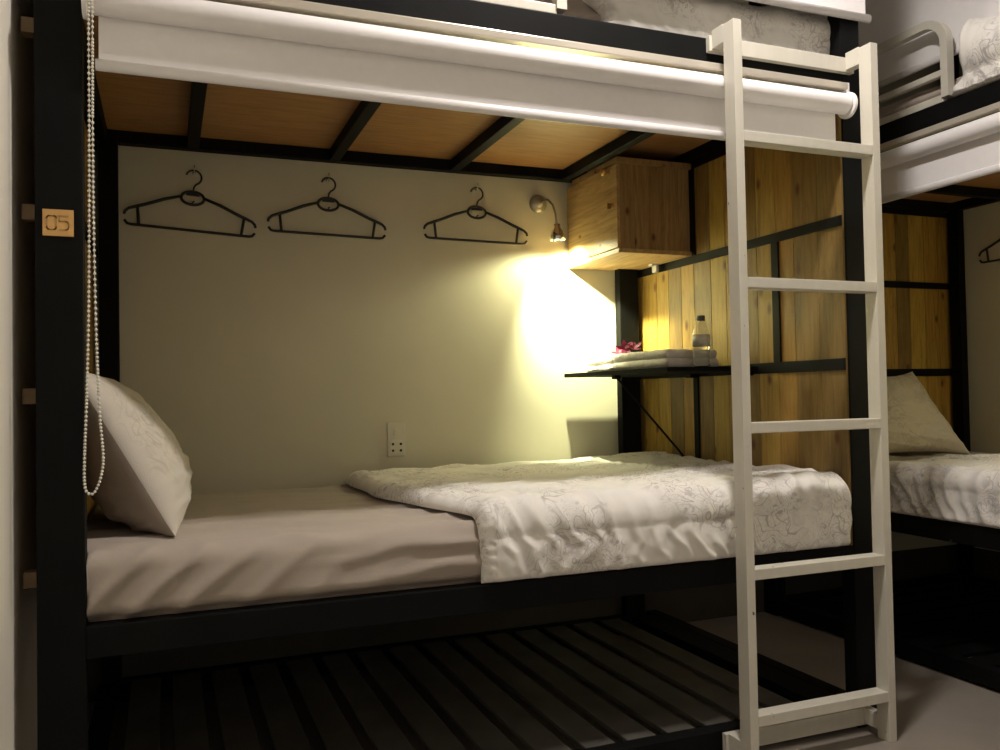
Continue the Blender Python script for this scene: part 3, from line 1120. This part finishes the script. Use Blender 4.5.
# towels
def folded_towel(y0, y1, x0, x1, z0, layers, th, label, seed):
    """stack of fold layers joined at the fold towards the room (low y) in one mesh"""
    bm = bmesh.new()
    # cross-section in (x, z): a flat S fold; swept along y
    for L in range(layers):
        zz = z0 + L * th

        def d(x, y, z, ny, nz, L=L):
            return 0.0035 * fbm(x * 14, y * 16, z * 30 + seed + L) + 0.001 * ridge(x * 200)
        sb = slab(y0 + 0.006 * L, y1 - 0.004 * L, x0 + 0.003 * (L % 2), x1 - 0.004 * (L % 2), zz, zz + th * 1.04, th * 0.48, d, nx=50, er=th * 0.45)
        me = bpy.data.meshes.new('tmp')
        for v_ in sb.verts:
            v_.co = Vector((v_.co.y, v_.co.x, v_.co.z))
        sb.to_mesh(me)
        sb.free()
        bm.from_mesh(me)
        bpy.data.meshes.remove(me)
    return single('folded_towel', bm, 'towel_cotton', label, 'towel', origin=((x0 + x1) / 2, (y0 + y1) / 2, z0), smooth=True)


ST = SZ + 0.0075
folded_towel(0.505, 0.885, 1.71, 1.92, ST + 0.002, 2, 0.030, 'thick folded white towel lying on the shelf between flower and bottle', 3.0)
folded_towel(0.900, 1.112, 1.72, 1.87, ST + 0.002, 2, 0.027, 'folded white towel with rolled end at the wall side of the shelf', 8.0)


# flowers on the towel
def petal(L, Wd, bend, fold=0.25):
    bm = bmesh.new()
    n_, m_ = 10, 6
    g = []
    for s in (0.0, 0.0008):
        rows = []
        for i in range(n_ + 1):
            t = i / n_
            w = Wd * math.sin(math.pi * min(1, t * 0.93 + 0.05)) ** 0.8
            if i == n_:
                w = Wd * 0.06
            row = []
            for j in range(m_ + 1):
                q = -1 + 2 * j / m_
                row.append(bm.verts.new((L * t, q * w, bend * t * t + fold * abs(q) * w + s)))
            rows.append(row)
        g.append(rows)
    for k, rows in enumerate(g):
        for i in range(n_):
            for j in range(m_):
                q = (rows[i][j], rows[i + 1][j], rows[i + 1][j + 1], rows[i][j + 1])
                bm.faces.new(q if k else q[::-1])
    for i in range(n_):
        for j in (0, m_):
            bm.faces.new((g[0][i][j], g[0][i + 1][j], g[1][i + 1][j], g[1][i][j]))
    for j in range(m_):
        for i in (0, n_):
            bm.faces.new((g[0][i][j], g[0][i][j + 1], g[1][i][j + 1], g[1][i][j]))
    return bm


def orchid(cen, facing, size, label, seed):
    r_ = random.Random(seed)
    T = Thing('orchid_flower', label, 'flower', cen)
    q = Vector((0, 0, 1)).rotation_difference(Vector(facing).normalized()).to_matrix()
    for k in range(5):
        bm = petal(size * (1.0 if k % 2 else 1.2), size * (0.30 if k % 2 else 0.22), size * r_.uniform(0.1, 0.5))
        a = 2 * math.pi * k / 5 + r_.uniform(-.15, .15)
        M = Matrix.Rotation(a, 3, 'Z') @ Matrix.Rotation(-0.25, 3, 'Y')
        for v_ in bm.verts:
            v_.co = Vector(cen) + q @ (M @ v_.co)
        T.add('petal', bm, 'petal_pink', smooth=True)
    bm = petal(size * 0.55, size * 0.2, size * 0.45, 0.8)
    for v_ in bm.verts:
        v_.co = Vector(cen) + q @ v_.co
    T.add('lip', bm, 'petal_pale', smooth=True, label='pale pink lip')


tz = ST + 0.060
orchid((1.745, 0.845, tz + 0.022), (-0.5, -0.8, 0.45), 0.032, 'magenta orchid bloom lying on the towel, the one facing the bed', 1)
orchid((1.758, 0.800, tz + 0.020), (-0.2, -0.6, 0.8), 0.030, 'magenta orchid bloom on the towel, the one nearer the bottle', 2)
orchid((1.755, 0.900, tz + 0.010), (-0.6, -0.3, 0.7), 0.030, 'magenta orchid bloom on the towel, the one nearest the wall', 3)

# bottle
BX, BY = 1.765, 0.474 + 0.03
BX, BY = 1.83, 0.5
T = Thing('water_bottle', 'clear plastic water bottle standing at the end of the shelf', 'bottle', (1.815, 0.462, ST))
bx, by = 1.815, 0.462
k = 1.0
outer = [(0.0, 0.003), (0.018, 0.001), (0.0270, 0.004), (0.0285, 0.012), (0.0275, 0.022), (0.0288, 0.030), (0.0275, 0.040), (0.0288, 0.050), (0.0275, 0.060), (0.0288, 0.068),
         (0.0288, 0.108), (0.0270, 0.118), (0.0215, 0.134), (0.0150, 0.147), (0.0115, 0.153), (0.0110, 0.166)]
inner = [(max(0, r_ - 0.0007), h) for r_, h in outer[::-1]]
inner[-1] = (0, 0.0042)
inner[-2] = (0.017, 0.003)
bm = bmesh.new()
lathe(bm, outer + inner, (bx, by, ST), (0, 0, 1), 36)
bo = T.add('bottle_body', bm, 'clear_plastic')
bm = bmesh.new()
wi = [(max(0, r_ - 0.0012), h) for r_, h in outer if h < 0.112]
wi = [(0, 0.0050), (0.0165, 0.0045)] + wi[2:] + [(0, 0.1095)]
lathe(bm, wi, (bx, by, ST), (0, 0, 1), 36)
T.add('water', bm, 'water')
bm = bmesh.new()
lathe(bm, [(0.0112, 0.155), (0.0138, 0.155), (0.0138, 0.170), (0.0125, 0.172), (0, 0.172), (0, 0.168), (0.0112, 0.167), (0.0112, 0.155)], (bx, by, ST), (0, 0, 1), 28)
T.add('cap', bm, 'cap_grey', label='dark screw cap')
bm = bmesh.new()
lathe(bm, [(0.0290, 0.070), (0.0294, 0.070), (0.0294, 0.107), (0.0290, 0.107), (0.0290, 0.070)], (bx, by, ST), (0, 0, 1), 36)
T.add('label', bm, 'label_grey', label='greyish paper wrap')

# socket
T = Thing('wall_socket', 'white double socket plate with four pin holes on the wall above the bed', 'socket', (0.952, 1.175, 0.846))
T.add('face_plate', bxs((0.918, 0.986, 1.167, 1.175, 0.783, 0.910), bev=0.003), 'socket_plastic')
T.add('socket_insert', bxs((0.927, 0.977, 1.1645, 1.168, 0.792, 0.842), bev=0.001), 'socket_plastic')
for x in (0.938, 0.968):
    for z in (0.806, 0.830):
        bm = bmesh.new()
        cyl(bm, (x, 1.1640, z), (x, 1.1655, z), 0.0052, 14)
        T.add('pin_hole', bm, 'hole_dark', label='dark round pin hole')
T.add('switch', bxs((0.943, 0.961, 1.1635, 1.168, 0.862, 0.886), bev=0.001), 'socket_plastic')
